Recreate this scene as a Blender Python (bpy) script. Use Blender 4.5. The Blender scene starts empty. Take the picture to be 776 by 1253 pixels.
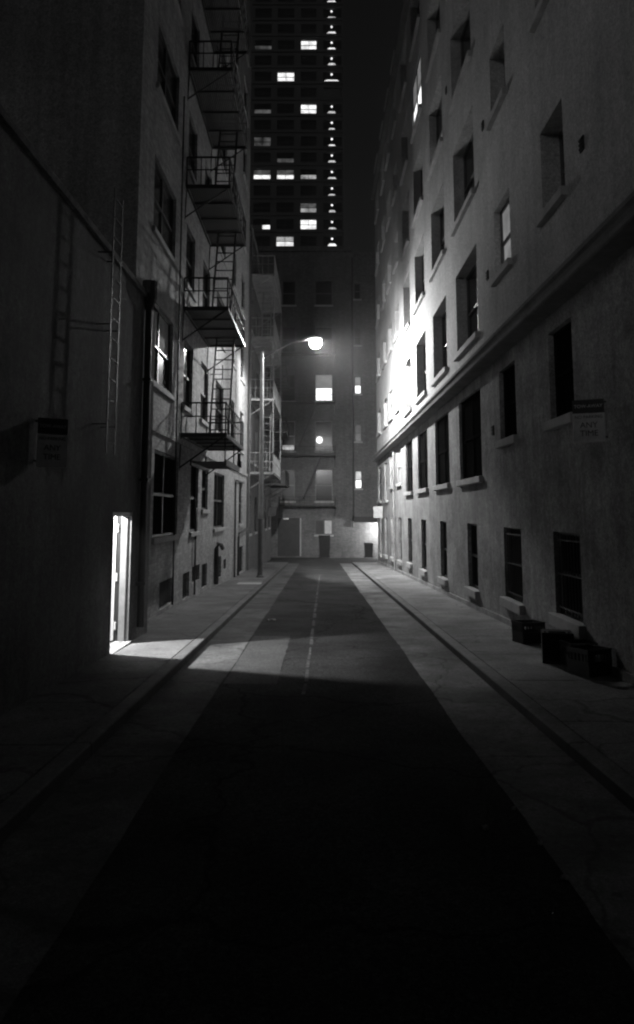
import bpy, bmesh, math, random
from mathutils import Vector
random.seed(7)
sc = bpy.context.scene
COL = sc.collection
R = math.radians

# ------------------------------------------------------------------ materials
def new_mat(name):
    m = bpy.data.materials.new(name); m.use_nodes = True
    nt = m.node_tree; nt.nodes.clear()
    out = nt.nodes.new('ShaderNodeOutputMaterial')
    return m, nt, out

def surf(name, col, rough=.85, var=.3, scale=.8, bump=.25, bscale=45, streak=0., metal=0., spec=.3, brick=None, speck=0., grit=0., gscale=45, crack=0., spots=0.):
    m, nt, out = new_mat(name)
    N, L = nt.nodes, nt.links
    p = N.new('ShaderNodeBsdfPrincipled'); L.new(p.outputs[0], out.inputs[0])
    p.inputs['Roughness'].default_value = rough
    p.inputs['Metallic'].default_value = metal
    p.inputs['Specular IOR Level'].default_value = spec
    tc = N.new('ShaderNodeTexCoord')
    def noise(sc_, det=6, rgh=.6, vec=None):
        n = N.new('ShaderNodeTexNoise'); n.inputs['Scale'].default_value = sc_
        n.inputs['Detail'].default_value = det; n.inputs['Roughness'].default_value = rgh
        L.new(vec or tc.outputs['Object'], n.inputs['Vector']); return n.outputs[0]
    def mth(op, a, b=None, c=None, clamp=False):
        n = N.new('ShaderNodeMath'); n.operation = op; n.use_clamp = clamp
        for i, v in enumerate((a, b, c)):
            if v is None: continue
            if isinstance(v, (int, float)): n.inputs[i].default_value = v
            else: L.new(v, n.inputs[i])
        return n.outputs[0]
    def remap(v, lo, hi, a, b):
        n = N.new('ShaderNodeMapRange'); n.inputs[1].default_value = lo; n.inputs[2].default_value = hi
        n.inputs[3].default_value = a; n.inputs[4].default_value = b; L.new(v, n.inputs[0]); return n.outputs[0]
    f = remap(noise(scale), .3, .7, 1-var, 1+var)
    f = mth('MULTIPLY', f, remap(noise(bscale*.35, 4), .3, .7, 1-var*.5, 1+var*.5))
    if streak:
        mp = N.new('ShaderNodeMapping'); mp.inputs['Scale'].default_value = (2.6, 2.6, .16)
        L.new(tc.outputs['Object'], mp.inputs[0])
        f = mth('MULTIPLY', f, remap(noise(1.6, 7, .65, mp.outputs[0]), .34, .66, 1-streak, 1+streak*.5))
    h = noise(bscale, 5, .7)
    if speck:
        f = mth('MULTIPLY', f, remap(noise(130, 2, .5), .5, .75, 1, 1+speck))
    if grit:
        f = mth('MULTIPLY', f, remap(noise(gscale, 1.5, .6), .3, .7, 1-grit, 1+grit))
        f = mth('MULTIPLY', f, remap(noise(gscale*.37, 2, .6), .3, .7, 1-grit*.5, 1+grit*.5))
    if crack:
        wv = N.new('ShaderNodeTexNoise'); wv.inputs['Scale'].default_value = 1.7; wv.inputs['Detail'].default_value = 6
        L.new(tc.outputs['Object'], wv.inputs['Vector'])
        ad = N.new('ShaderNodeVectorMath'); ad.operation = 'MULTIPLY_ADD'; ad.inputs[1].default_value = (.9, .9, 0)
        L.new(wv.outputs['Color'], ad.inputs[0]); L.new(tc.outputs['Object'], ad.inputs[2])
        vo = N.new('ShaderNodeTexVoronoi'); vo.feature = 'DISTANCE_TO_EDGE'; vo.inputs['Scale'].default_value = .42
        L.new(ad.outputs[0], vo.inputs['Vector'])
        f = mth('MULTIPLY', f, remap(vo.outputs['Distance'], .002, .012, 1-crack, 1))
    if spots:
        vs = N.new('ShaderNodeTexVoronoi'); vs.inputs['Scale'].default_value = 5.5
        L.new(tc.outputs['Object'], vs.inputs['Vector'])
        f = mth('MULTIPLY', f, remap(vs.outputs['Distance'], .12, .2, 1-spots, 1))
        f = mth('MULTIPLY', f, remap(noise(.55, 5, .7), .42, .58, 1-spots*.6, 1.08))
    if brick:
        axis, bw, bh, mort = brick
        sx = N.new('ShaderNodeSeparateXYZ'); L.new(tc.outputs['Object'], sx.inputs[0])
        cb = N.new('ShaderNodeCombineXYZ'); L.new(sx.outputs[axis], cb.inputs[0]); L.new(sx.outputs[2], cb.inputs[1])
        b = N.new('ShaderNodeTexBrick'); L.new(cb.outputs[0], b.inputs['Vector'])
        b.inputs['Scale'].default_value = 1; b.inputs['Brick Width'].default_value = bw
        b.inputs['Row Height'].default_value = bh; b.inputs['Mortar Size'].default_value = .006
        b.inputs['Mortar Smooth'].default_value = .3
        b.inputs['Color1'].default_value = (.75, .75, .75, 1); b.inputs['Color2'].default_value = (1.2, 1.2, 1.2, 1)
        b.inputs['Mortar'].default_value = (mort, mort, mort, 1)
        bwn = N.new('ShaderNodeRGBToBW'); L.new(b.outputs['Color'], bwn.inputs[0])
        f = mth('MULTIPLY', f, bwn.outputs[0])
        h = mth('SUBTRACT', h, mth('MULTIPLY', b.outputs['Fac'], .8))
    f = mth('MULTIPLY', f, col, clamp=True)
    cc = N.new('ShaderNodeCombineColor')
    for i in range(3): L.new(f, cc.inputs[i])
    L.new(cc.outputs[0], p.inputs['Base Color'])
    if bump:
        bp = N.new('ShaderNodeBump'); bp.inputs['Strength'].default_value = bump; bp.inputs['Distance'].default_value = .02
        L.new(h, bp.inputs['Height']); L.new(bp.outputs[0], p.inputs['Normal'])
    return m

def glow(name, strength, noise=.25, scale=3, base=.3):
    m, nt, out = new_mat(name); N, L = nt.nodes, nt.links
    p = N.new('ShaderNodeBsdfPrincipled'); L.new(p.outputs[0], out.inputs[0])
    p.inputs['Base Color'].default_value = (base, base, base, 1); p.inputs['Roughness'].default_value = .35
    p.inputs['Emission Color'].default_value = (1, 1, 1, 1)
    tc = N.new('ShaderNodeTexCoord'); n = N.new('ShaderNodeTexNoise'); n.inputs['Scale'].default_value = scale
    L.new(tc.outputs['Object'], n.inputs['Vector'])
    r = N.new('ShaderNodeMapRange'); r.inputs[1].default_value = .3; r.inputs[2].default_value = .7
    r.inputs[3].default_value = strength*(1-noise); r.inputs[4].default_value = strength*(1+noise)
    L.new(n.outputs[0], r.inputs[0]); L.new(r.outputs[0], p.inputs['Emission Strength'])
    return m

def glass_mat(name, base=.012, rough=.12):
    m, nt, out = new_mat(name); N, L = nt.nodes, nt.links
    p = N.new('ShaderNodeBsdfPrincipled'); L.new(p.outputs[0], out.inputs[0])
    p.inputs['Roughness'].default_value = rough; p.inputs['Specular IOR Level'].default_value = .25
    tc = N.new('ShaderNodeTexCoord'); n = N.new('ShaderNodeTexNoise'); n.inputs['Scale'].default_value = 1.4
    L.new(tc.outputs['Object'], n.inputs['Vector'])
    r = N.new('ShaderNodeMapRange'); r.inputs[3].default_value = base*.5; r.inputs[4].default_value = base*1.7
    L.new(n.outputs[0], r.inputs[0]); c = N.new('ShaderNodeCombineColor')
    for i in range(3): L.new(r.outputs[0], c.inputs[i])
    L.new(c.outputs[0], p.inputs['Base Color'])
    b = N.new('ShaderNodeBump'); b.inputs['Strength'].default_value = .05
    L.new(n.outputs[0], b.inputs['Height']); L.new(b.outputs[0], p.inputs['Normal'])
    return m

M = dict(
    plaster=surf('pale_plaster', .42, .9, .2, .7, .6, 24, .12, speck=.35, grit=.28, gscale=42),
    base_plaster=surf('grey_painted_plaster', .29, .9, .4, 1.1, .6, 24, .2, speck=.35, grit=.34, gscale=42),
    cornice=surf('cornice_paint', .18, .8, .2, 1.2, .2, 40, .2),
    sill=surf('sill_paint', .42, .8, .2, 2, .2, 60),
    left_paint=surf('painted_brick', .40, .85, .16, .8, .5, 40, .2, brick=(1, .22, .075, .8), grit=.25, gscale=36),
    dark_paint=surf('dark_wall_paint', .12, .9, .5, .7, .4, 24, .3, grit=.4, gscale=50),
    party=surf('bare_party_wall', .17, .9, .25, .5, .3, 25, .3, grit=.35, gscale=40),
    brick_dark=surf('dark_brick', .11, .85, .25, .8, .6, 30, .15, brick=(1, .22, .075, .7)),
    brick_back=surf('grey_brick', .14, .85, .22, .6, .6, 30, .2, brick=(0, .22, .075, .75), grit=.25, gscale=14),
    tower=surf('tower_concrete', .10, .8, .2, .1, .1, 10),
    asphalt=surf('asphalt', .04, .95, .55, .7, .9, 90, 0, speck=1.2, spec=.08, grit=.5, gscale=60, crack=.6),
    patched=surf('patched_asphalt', .075, .95, .3, 1.4, .7, 80, 0, grit=.45, gscale=60),
    ground=surf('bare_ground', .06, .9, .3, .3, .3, 20),
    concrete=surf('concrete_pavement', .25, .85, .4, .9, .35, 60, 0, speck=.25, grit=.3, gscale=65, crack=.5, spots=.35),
    concrete_shaded=surf('shade_toned_pavement', .14, .9, .4, .9, .35, 60, 0, speck=.4, grit=.3, gscale=65, crack=.5, spots=.4),  # concrete darkened, the left side's shade is put into its colour
    gutter_shaded=surf('shade_toned_gutter', .085, .9, .45, 1.1, .4, 60, 0, speck=.4, grit=.35, gscale=65, crack=.5, spots=.4),  # gutter concrete with the left side's shade in its tone
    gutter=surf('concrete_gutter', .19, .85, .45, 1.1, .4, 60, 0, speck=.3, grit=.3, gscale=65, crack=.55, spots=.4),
    kerb_shaded=surf('shade_toned_kerb', .10, .8, .35, 2.2, .4, 50, grit=.3, gscale=60),  # kerb stone toned down to carry the shade on the left
    kerb_face=surf('dark_kerb_face', .035, .8, .5, 2.2, .4, 50),  # near-black strip over the kerb's upright face
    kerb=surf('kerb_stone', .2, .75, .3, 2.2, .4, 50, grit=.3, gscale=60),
    worn_line=surf('worn_line', .08, .9, .8, 6, .3, 60),
    iron=surf('black_iron', .016, .55, .4, 5, .2, 60, spec=.4),
    pale_iron=surf('pale_painted_iron', .30, .6, .25, 4, .2, 60),
    grey_iron=surf('grey_iron', .035, .55, .3, 4, .2, 60),
    galv=surf('galvanised_steel', .65, .45, .2, 5, .1, 60, metal=.3),
    arm_paint=surf('lamp_arm_paint', .16, .6, .2, 5, .1, 60),
    plate=surf('faded_plate', .42, .6, .2, 6, .05, 60),
    pole_dark=surf('dark_pole_paint', .10, .5, .3, 5, .1, 60),
    frame=surf('window_frame_paint', .10, .6, .25, 4, .1, 60),
    frame_mid=surf('grey_window_frame', .22, .6, .2, 4, .1, 60),
    frame_dark=surf('dark_window_frame', .03, .5, .3, 4, .1, 60),
    frame_pale=surf('pale_window_frame', .40, .6, .2, 4, .1, 60),
    glass=glass_mat('dark_glass', .012, .18),
    matt_pane=surf('matt_black_pane', .007, .95, .3, 4, 0, 40, spec=0),  # matt black pane fitted in place of glass
    frame_black=surf('black_window_frame', .012, .9, .3, 4, 0, 40, spec=0),
    glass_back=glass_mat('blinded_glass', .035, .3),
    glass_dim=glass_mat('curtained_glass', .06, .2),
    curtain=surf('curtain_cloth', .34, .9, .3, 5, .2, 20),
    boarded=surf('painted_board', .36, .8, .25, 3, .2, 30),
    plastic=surf('black_plastic', .014, .5, .3, 6, .1, 60, spec=.2),
    plastic2=surf('dark_crate_plastic', .015, .45, .3, 6, .1, 60, spec=.3),
    rubber=surf('rubber', .02, .7, .2, 6, .1, 60),
    sign_white=surf('sign_white', .8, .5, .18, 6, .05, 60),
    sign_dark=surf('sign_dark', .05, .5, .2, 6, .05, 60),
    room=surf('room_paint', .1, .7, .08, 3, .1, 40),
    jamb=surf('door_jamb_paint', .2, .5, .2, 4, .1, 40),
    door=surf('door_paint', .5, .5, .12, 4, .1, 40),
    card=surf('cardboard', .16, .85, .2, 4, .3, 40),
    paper=surf('paper', .6, .8, .1, 10, .1, 60),
    vent=surf('vent_dark', .015, .8, .3, 5, .2, 40),
    lit=glow('lit_window', 1.7, .25, 2.2),
    lit_soft=glow('lit_curtain', .16, .4, 2.5),
    lit_mid=glow('lit_blind', .5, .4, 3),
    lit_dim=glow('faint_window', .035, .6, 3, .1),
    tw_lit=glow('tower_window_lit', 1.3, .35, .9),
    tw_soft=glow('tower_stair_glow', .65, .5, 1.3),
    tw_mid=glow('tower_window_half_lit', .35, .6, .8),
    tw_dim=glow('tower_window_dim', .07, .8, .7, .1),
    lens=None,
)

# ------------------------------------------------------------------ mesh builder
class MB:
    def __init__(s): s.v = []; s.f = []
    def quad(s, a, b, c, d):
        n = len(s.v); s.v += [tuple(a), tuple(b), tuple(c), tuple(d)]; s.f.append((n, n+1, n+2, n+3))
    def box(s, x0, x1, y0, y1, z0, z1):
        n = len(s.v)
        s.v += [(x, y, z) for z in (z0, z1) for y in (y0, y1) for x in (x0, x1)]
        s.f += [tuple(n+i for i in q) for q in ((0,2,3,1),(4,5,7,6),(0,1,5,4),(2,6,7,3),(0,4,6,2),(1,3,7,5))]
        return s
    def hexa(s, pts):   # 8 points: bottom ring of 4, top ring of 4
        n = len(s.v); s.v += [tuple(p) for p in pts]
        s.f += [tuple(n+i for i in q) for q in ((3,2,1,0),(4,5,6,7),(0,1,5,4),(1,2,6,5),(2,3,7,6),(3,0,4,7))]
        return s
    def tube(s, pts, r, seg=6, r2=None):
        pts = [Vector(p) for p in pts]; k = len(pts); rings = []
        for i, p in enumerate(pts):
            t = (pts[min(i+1, k-1)]-pts[max(i-1, 0)]).normalized()
            up = Vector((0, 0, 1)) if abs(t.z) < .95 else Vector((0, 1, 0))
            a = t.cross(up).normalized(); b = t.cross(a)
            rr = r + ((r2 if r2 is not None else r)-r)*i/max(1, k-1)
            n = len(s.v)
            for j in range(seg):
                q = 2*math.pi*(j+.5)/seg
                s.v.append(tuple(p + a*math.cos(q)*rr + b*math.sin(q)*rr))
            rings.append(n)
        for i in range(k-1):
            for j in range(seg):
                j2 = (j+1) % seg
                s.f.append((rings[i]+j, rings[i]+j2, rings[i+1]+j2, rings[i+1]+j))
        s.f.append(tuple(rings[0]+j for j in reversed(range(seg))))
        s.f.append(tuple(rings[-1]+j for j in range(seg)))
        return s
    def lathe(s, prof, cx, cy, seg=20, axis='z'):
        rings = []
        for r, z in prof:
            n = len(s.v)
            for j in range(seg):
                q = 2*math.pi*j/seg
                s.v.append((cx+r*math.cos(q), cy+r*math.sin(q), z))
            rings.append(n)
        for i in range(len(rings)-1):
            for j in range(seg):
                j2 = (j+1) % seg
                s.f.append((rings[i]+j, rings[i]+j2, rings[i+1]+j2, rings[i+1]+j))
        s.f.append(tuple(rings[0]+j for j in reversed(range(seg))))
        s.f.append(tuple(rings[-1]+j for j in range(seg)))
        return s
    def build(s, name, mat, parent=None, smooth=False, bevel=0):
        me = bpy.data.meshes.new(name); me.from_pydata(s.v, [], s.f); me.update()
        bm = bmesh.new(); bm.from_mesh(me)
        bmesh.ops.recalc_face_normals(bm, faces=bm.faces)
        bm.to_mesh(me); bm.free()
        if smooth:
            for p in me.polygons: p.use_smooth = True
        o = bpy.data.objects.new(name, me); COL.objects.link(o)
        me.materials.append(M[mat] if isinstance(mat, str) else mat)
        if parent: o.parent = parent
        if bevel:
            b = o.modifiers.new('bevel', 'BEVEL'); b.width = bevel; b.segments = 2; b.limit_method = 'ANGLE'
        return o

def tag(o, label, cat, group=None):
    o['label'] = label; o['category'] = cat
    if group: o['group'] = group
    return o
def struct(o, kind='structure'):
    o['kind'] = kind; return o
def thing(name, label, cat, group=None):
    o = bpy.data.objects.new(name, None); COL.objects.link(o); o.empty_display_size = .2
    return tag(o, label, cat, group)

G = .03
def gz(y, off=0): return -G*y + off

# ------------------------------------------------------------------ ground
def sheet(name, mat, x0, x1, y0, y1, off, step=None):
    b = MB(); n = 1 if not step else max(1, int((y1-y0)/step))
    for i in range(n):
        a, c = y0+(y1-y0)*i/n, y0+(y1-y0)*(i+1)/n
        b.quad((x0, a, gz(a, off)), (x1, a, gz(a, off)), (x1, c, gz(c, off)), (x0, c, gz(c, off)))
    return struct(b.build(name, mat))
sheet('ground', 'ground', -400, 400, -60, 700, -.03)
Y0, YE = -12., 46.
b = MB(); k = int((YE-Y0)/.16); ph = [random.uniform(-1, 1) for _ in range(k+2)]
def edge(i, sgn): return sgn*(.006*ph[i] + .006*math.sin(i*.31*sgn+1) + .007*math.sin(i*.13+2*sgn))
for i in range(k):
    a, c = Y0+(YE-Y0)*i/k, Y0+(YE-Y0)*(i+1)/k
    b.quad((-1.18+edge(i,1),a,gz(a,.011)),(1.30+edge(i,-1),a,gz(a,.011)),(1.30+edge(i+1,-1),c,gz(c,.011)),(-1.18+edge(i+1,1),c,gz(c,.011)))
struct(b.build('road', 'asphalt'))
sheet('cross_alley', 'asphalt', -30, 30, YE, 58.2, -.004)

def slab(name, mat, x0, x1, y0, y1, zt, zb, bevel=0):
    b = MB(); b.hexa([(x0,y0,gz(y0,zb)),(x1,y0,gz(y0,zb)),(x1,y1,gz(y1,zb)),(x0,y1,gz(y1,zb)),
                      (x0,y0,gz(y0,zt)),(x1,y0,gz(y0,zt)),(x1,y1,gz(y1,zt)),(x0,y1,gz(y1,zt))])
    return struct(b.build(name, mat, bevel=bevel))
def slabs(name, mat, x0, x1, y0, y1, zt, zb, step, gap=.012, bevel=.008):
    b = MB(); y = y0
    while y < y1-.01:
        a, c = y+gap/2, min(y+step, y1)-gap/2
        b.hexa([(x0,a,gz(a,zb)),(x1,a,gz(a,zb)),(x1,c,gz(c,zb)),(x0,c,gz(c,zb)),
                (x0,a,gz(a,zt)),(x1,a,gz(a,zt)),(x1,c,gz(c,zt)),(x0,c,gz(c,zt))])
        y += step
    return struct(b.build(name, mat, bevel=bevel))
XKL, XKR, XL, XR, XLF = -1.86, 2.05, -2.99, 3.58, -3.375
slabs('gutter', 'gutter_shaded', XKL, -1.12, Y0, YE, .006, -.1, 6.1, .01, .004)
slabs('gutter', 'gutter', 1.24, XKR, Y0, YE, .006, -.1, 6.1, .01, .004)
slabs('kerb', 'kerb_shaded', XKL-.16, XKL, Y0, YE-.6, .112, -.12, 3.05, .008, .015)
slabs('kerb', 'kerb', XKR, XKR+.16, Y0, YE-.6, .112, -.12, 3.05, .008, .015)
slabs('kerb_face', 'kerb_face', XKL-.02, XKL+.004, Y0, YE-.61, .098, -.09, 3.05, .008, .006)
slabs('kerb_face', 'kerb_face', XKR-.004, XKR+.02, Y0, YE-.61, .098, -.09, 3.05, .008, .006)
slabs('pavement', 'concrete_shaded', -3.9, XKL-.17, Y0, YE-.6, .11, -.1, 1.52, .014, .006)
slabs('pavement', 'concrete', XKR+.17, 3.9, Y0, YE-.6, .11, -.1, 1.9, .014, .006)
# joint fill under the pavement cuts
slab('pavement_bed', 'ground', -3.9, XKL-.02, Y0, YE-.7, .085, -.1)
slab('pavement_bed', 'ground', XKR+.02, 3.9, Y0, YE-.7, .085, -.1)
b = MB(); k = 24
for i in range(k):
    a, c = 9.2+4.2*i/k, 9.2+4.2*(i+1)/k
    e0, e1 = -.5+.012*ph[i], -.5+.012*ph[i+1]
    b.quad((-1.15,a,gz(a,.015)),(e0,a,gz(a,.015)),(e1,c,gz(c,.015)),(-1.15,c,gz(c,.015)))
struct(b.build('road_patch', 'patched'))
# worn centre seam
b = MB(); y = 8.6
while y < 33:
    ln = random.uniform(.5, 1.5); x = .05-.2*(33-y)/23; w = random.uniform(.018, .042)
    j = random.uniform(-.012, .012); x2 = .05-.2*(33-y-ln)/23
    b.quad((x+j-w, y, gz(y, .015)), (x+j+w, y, gz(y, .015)), (x2+w*.8, y+ln, gz(y+ln, .015)), (x2-w*.8, y+ln, gz(y+ln, .015)))
    y += ln+random.uniform(.03, .5)
struct(b.build('road_marking', 'worn_line'))
# ------------------------------------------------------------------ walls with openings
class Face:
    """A facade plane: u along it, n into the building."""
    def __init__(s, kind, pos): s.k = kind; s.p = pos
    def P(s, u, z, n=0.):
        if s.k == 'R': return (s.p+n, u, z)
        if s.k == 'L': return (s.p-n, u, z)
        return (u, s.p+n, z)      # 'B': faces the camera
    def box(s, b, u0, u1, z0, z1, n0, n1):
        P = s.P
        b.hexa([P(u0,z0,n0),P(u1,z0,n0),P(u1,z0,n1),P(u0,z0,n1),P(u0,z1,n0),P(u1,z1,n0),P(u1,z1,n1),P(u0,z1,n1)])

def facade(face, u0, u1, z0, z1, holes, depth=.35, b=None):
    """holes: (u0,u1,z0,z1,reveal)"""
    b = b or MB(); P = face.P
    us = sorted({u0, u1, *[h[0] for h in holes], *[h[1] for h in holes]})
    zs = sorted({z0, z1, *[h[2] for h in holes], *[h[3] for h in holes]})
    us = [u for u in us if u0 <= u <= u1]; zs = [z for z in zs if z0 <= z <= z1]
    for i in range(len(us)-1):
        run = None
        for j in range(len(zs)-1):
            cu, cz = (us[i]+us[i+1])/2, (zs[j]+zs[j+1])/2
            solid = not any(h[0] < cu < h[1] and h[2] < cz < h[3] for h in holes)
            if solid:
                if run is None: run = zs[j]
            if run is not None and (not solid or j == len(zs)-2):
                top = zs[j+1] if solid else zs[j]
                b.quad(P(us[i], run), P(us[i+1], run), P(us[i+1], top), P(us[i], top)); run = None
    for h in holes:
        a, c, d, e, r = h
        b.quad(P(a,d), P(a,e), P(a,e,r), P(a,d,r)); b.quad(P(c,d), P(c,e), P(c,e,r), P(c,d,r))
        b.quad(P(a,d), P(c,d), P(c,d,r), P(a,d,r)); b.quad(P(a,e), P(c,e), P(c,e,r), P(a,e,r))
    return b

def window(parent, face, u0, u1, z0, z1, r, pane='glass', pane2=None, frame='frame', sill='sill', cols=1, sill_h=.13, sill_p=.10, bars=False, split=.5):
    b = MB(); t = .05; zm = z0+(z1-z0)*split
    n0, n1 = r-.07, r-.01
    F = face.box
    F(b, u0, u0+t, z0, z1, n0, n1); F(b, u1-t, u1, z0, z1, n0, n1)
    F(b, u0+t, u1-t, z0, z0+t*1.3, n0, n1); F(b, u0+t, u1-t, z1-t, z1, n0, n1)
    F(b, u0+t, u1-t, zm-.03, zm+.03, n0+.004, n1)
    for k in range(1, cols):
        uc = u0+(u1-u0)*k/cols
        F(b, uc-.045, uc+.045, z0+t*1.3, zm-.03, n0+.006, n1); F(b, uc-.045, uc+.045, zm+.03, z1-t, n0+.006, n1)
    w = b.build('window', frame, parent)
    def pn(a, c, mat, nn):
        q = MB(); q.quad(face.P(u0+.01, a, nn), face.P(u1-.01, a, nn), face.P(u1-.01, c, nn), face.P(u0+.01, c, nn))
        return q.build('pane', mat, w)
    pn(zm, z1-.01, pane, r-.035)
    pn(z0+.01, zm, pane2 or pane, r-.022)
    if sill:
        s = MB(); F(s, u0-.09, u1+.09, z0-sill_h, z0+.012, -sill_p, .06)
        so = s.build('sill', sill, w, bevel=.012)
    if bars:
        q = MB(); k = int((u1-u0)/.12)
        for i in range(1, k):
            u = u0+(u1-u0)*i/k; q.tube([face.P(u, z0+.05, r-.12), face.P(u, z1-.03, r-.12)], .009, 5)
        for z in (z0+.12, (z0+z1)/2, z1-.12): F(q, u0+.02, u1-.02, z-.012, z+.012, r-.128, r-.104)
        q.build('security_bars', 'iron', w)
    return w

# ------------------------------------------------------------------ right building
fR = Face('R', XR)
rb = thing('plaster_building', 'long pale plaster building with a moulded cornice, lining the whole right pavement', 'building')
wide = [(16.1,18.62),(20.1,22.5),(24.1,26.5),(28.0,30.2)]
far_c = [(32.0,33.6),(35.1,36.9),(38.2,40.0),(42.0,44.2)]
small = [(10.18,11.25),(13.2,14.4)]
ZC = 4.83
HR = 21.9
low, up, specs = [], [], []
# ground row
for (a, c, d, e) in ((10.2,11.35,.27,1.5),(13.15,14.38,.17,1.5),(16.8,17.9,.02,1.52),(20.8,21.9,-.09,1.52),(24.75,25.9,-.17,1.53),(28.5,29.75,-.2,1.54),(32.1,33.3,-.34,1.54),(35.6,36.6,-.4,1.5),(39.0,40.2,-.5,1.5),(42.3,43.4,-.6,1.5)):
    rv = .16
    low.append((a,c,d,e,rv)); specs.append((a,c,d,e,rv,'matt_pane','matt_pane','frame_dark' if a > 15 else 'frame',1,a < 15,True))
for (a, c) in small:
    low.append((a,c,3.16,4.55,.16)); specs.append((a,c,3.16,4.55,.16,'matt_pane','matt_pane','frame_black',1,False,True))
for (a, c) in wide:
    low.append((a,c,2.56,4.55,.14)); specs.append((a,c,2.56,4.55,.14,'matt_pane','matt_pane','frame_black',2,False,True))
for i, (a, c) in enumerate(far_c):
    d = (3.03,3.0,2.38,2.42)[i]; e = (4.5,4.52,4.36,4.4)[i]
    low.append((a,c,d,e,.1)); specs.append((a,c,d,e,.1,'boarded' if i < 3 else 'glass_dim',None,'boarded',1,False,True))
# upper rows
for k in range(6):
    zb, zt, zs = 5.78+3.36*k, 7.86+3.36*k, 6.45+3.36*k
    if zt > HR-.25: zt = HR-.4
    for i, (a, c) in enumerate(small):
        pn = 'glass'
        rv = .38
        if k == 0 and i == 1: pn, rv = 'lit_soft', .2
        up.append((a,c,zs,zt,rv)); specs.append((a,c,zs,zt,rv,pn,pn,'frame',1,False,True))
    for i, (a, c) in enumerate(wide):
        pn = pn2 = 'glass'; rv = .35
        if k == 0 and i == 2: pn = 'glass_dim'
        if (k, i) == (0, 3): pn = pn2 = 'curtain'
        if (k, i) == (3, 2): pn, pn2, rv = 'lit_soft', 'lit', .09
        if (k, i) == (2, 1): pn, pn2, rv = 'glass', 'lit_soft', .3
        if (k, i) == (1, 2): pn = 'lit_dim'
        up.append((a,c,zb,zt,rv)); specs.append((a,c,zb,zt,rv,pn,pn2,'frame',2,False,True))
    for i, (a, c) in enumerate(far_c):
        rv = .1 if (k == 0 and i < 2) else .3
        pn = 'boarded' if (k == 0 and i < 3) else 'glass'
        if (k, i) == (1, 1): pn = 'lit_soft'
        if (k, i) == (0, 3): pn = 'lit_soft'
        up.append((a,c,zs-.1,zt-.1,rv)); specs.append((a,c,zs-.1,zt-.1,rv,pn,None,'boarded' if k == 0 else 'frame',1,False,True))
b = facade(fR, -12, 45, -2.6, ZC, low)
b.quad((XR,45,-2.6),(XR+9,45,-2.6),(XR+9,45,ZC),(XR,45,ZC)); b.quad((XR,-12,-2.6),(XR+9,-12,-2.6),(XR+9,-12,ZC),(XR,-12,ZC))
b.build('lower_wall', 'base_plaster', rb)
b = facade(fR, -12, 45, ZC, HR, up)
b.quad((XR,45,ZC),(XR+9,45,ZC),(XR+9,45,HR),(XR,45,HR)); b.quad((XR,-12,ZC),(XR+9,-12,ZC),(XR+9,-12,HR),(XR,-12,HR))
b.build('upper_wall', 'plaster', rb)
b = MB(); b.box(XR+.02, XR+9, -12, 45, HR-.3, HR); b.box(XR-.22, XR+.02, -12, 45.1, HR-.25, HR+.05)
b.build('roof', 'cornice', rb)
# moulded cornice, extruded profile (n outward negative)
prof = [(0,ZC-.02),(-.30,ZC),(-.32,ZC+.02),(-.32,ZC+.07),(-.27,ZC+.09),(-.25,ZC+.14),(-.27,ZC+.19),(-.31,ZC+.22),(-.31,ZC+.28),(-.26,ZC+.30),(0,ZC+.36)]
b = MB()
for i in range(len(prof)-1):
    (n0, z0), (n1, z1) = prof[i], prof[i+1]
    b.quad((XR+n0,-12,z0),(XR+n1,-12,z1),(XR+n1,45.05,z1),(XR+n0,45.05,z0))
for yy in (-12, 45.05):
    n = len(b.v); b.v += [(XR+a, yy, z) for a, z in prof]; b.f.append(tuple(range(n, n+len(prof))))
b.build('cornice', 'cornice', rb)
for (a,c,d,e,rv,p1,p2,fr,cols,bars,sl) in specs:
    window(rb, fR, a, c, d, e, rv, p1, p2, fr, 'sill' if sl else None, cols, bars=bars, sill_h=.16 if d < .4 else .13)
for (u, z) in ((15.1,10.13),(9.45,6.75),(15.07,6.76),(14.97,3.45),(19.3,13.5),(9.3,10.1)):
    b = MB(); fR.box(b, u-.07, u+.07, z-.1, z+.1, -.02, .03)
    for k in range(3): fR.box(b, u-.06, u+.06, z-.07+.06*k, z-.045+.06*k, -.035, -.02)
    b.build('vent', 'vent', rb)
# stone plinth along its foot
b = MB(); y = -12
b.hexa([(XR-.035,-12,gz(-12)),(XR+.05,-12,gz(-12)),(XR+.05,45.03,gz(45)),(XR-.035,45.03,gz(45)),
        (XR-.035,-12,gz(-12,.22)),(XR+.05,-12,gz(-12,.22)),(XR+.05,45.03,gz(45,.22)),(XR-.035,45.03,gz(45,.22))])
b.build('plinth', 'base_plaster', rb)
# rain pipe on the far end of the right wall
b = MB(); b.tube([(XR-.07,34.6,gz(34.6,.11)),(XR-.07,34.6,ZC)], .045, 8)
for z in (0, 1.4, 2.8, 4.2): b.box(XR-.12, XR, 34.54, 34.66, z, z+.05)
b.build('drainpipe', 'base_plaster', rb)

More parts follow.
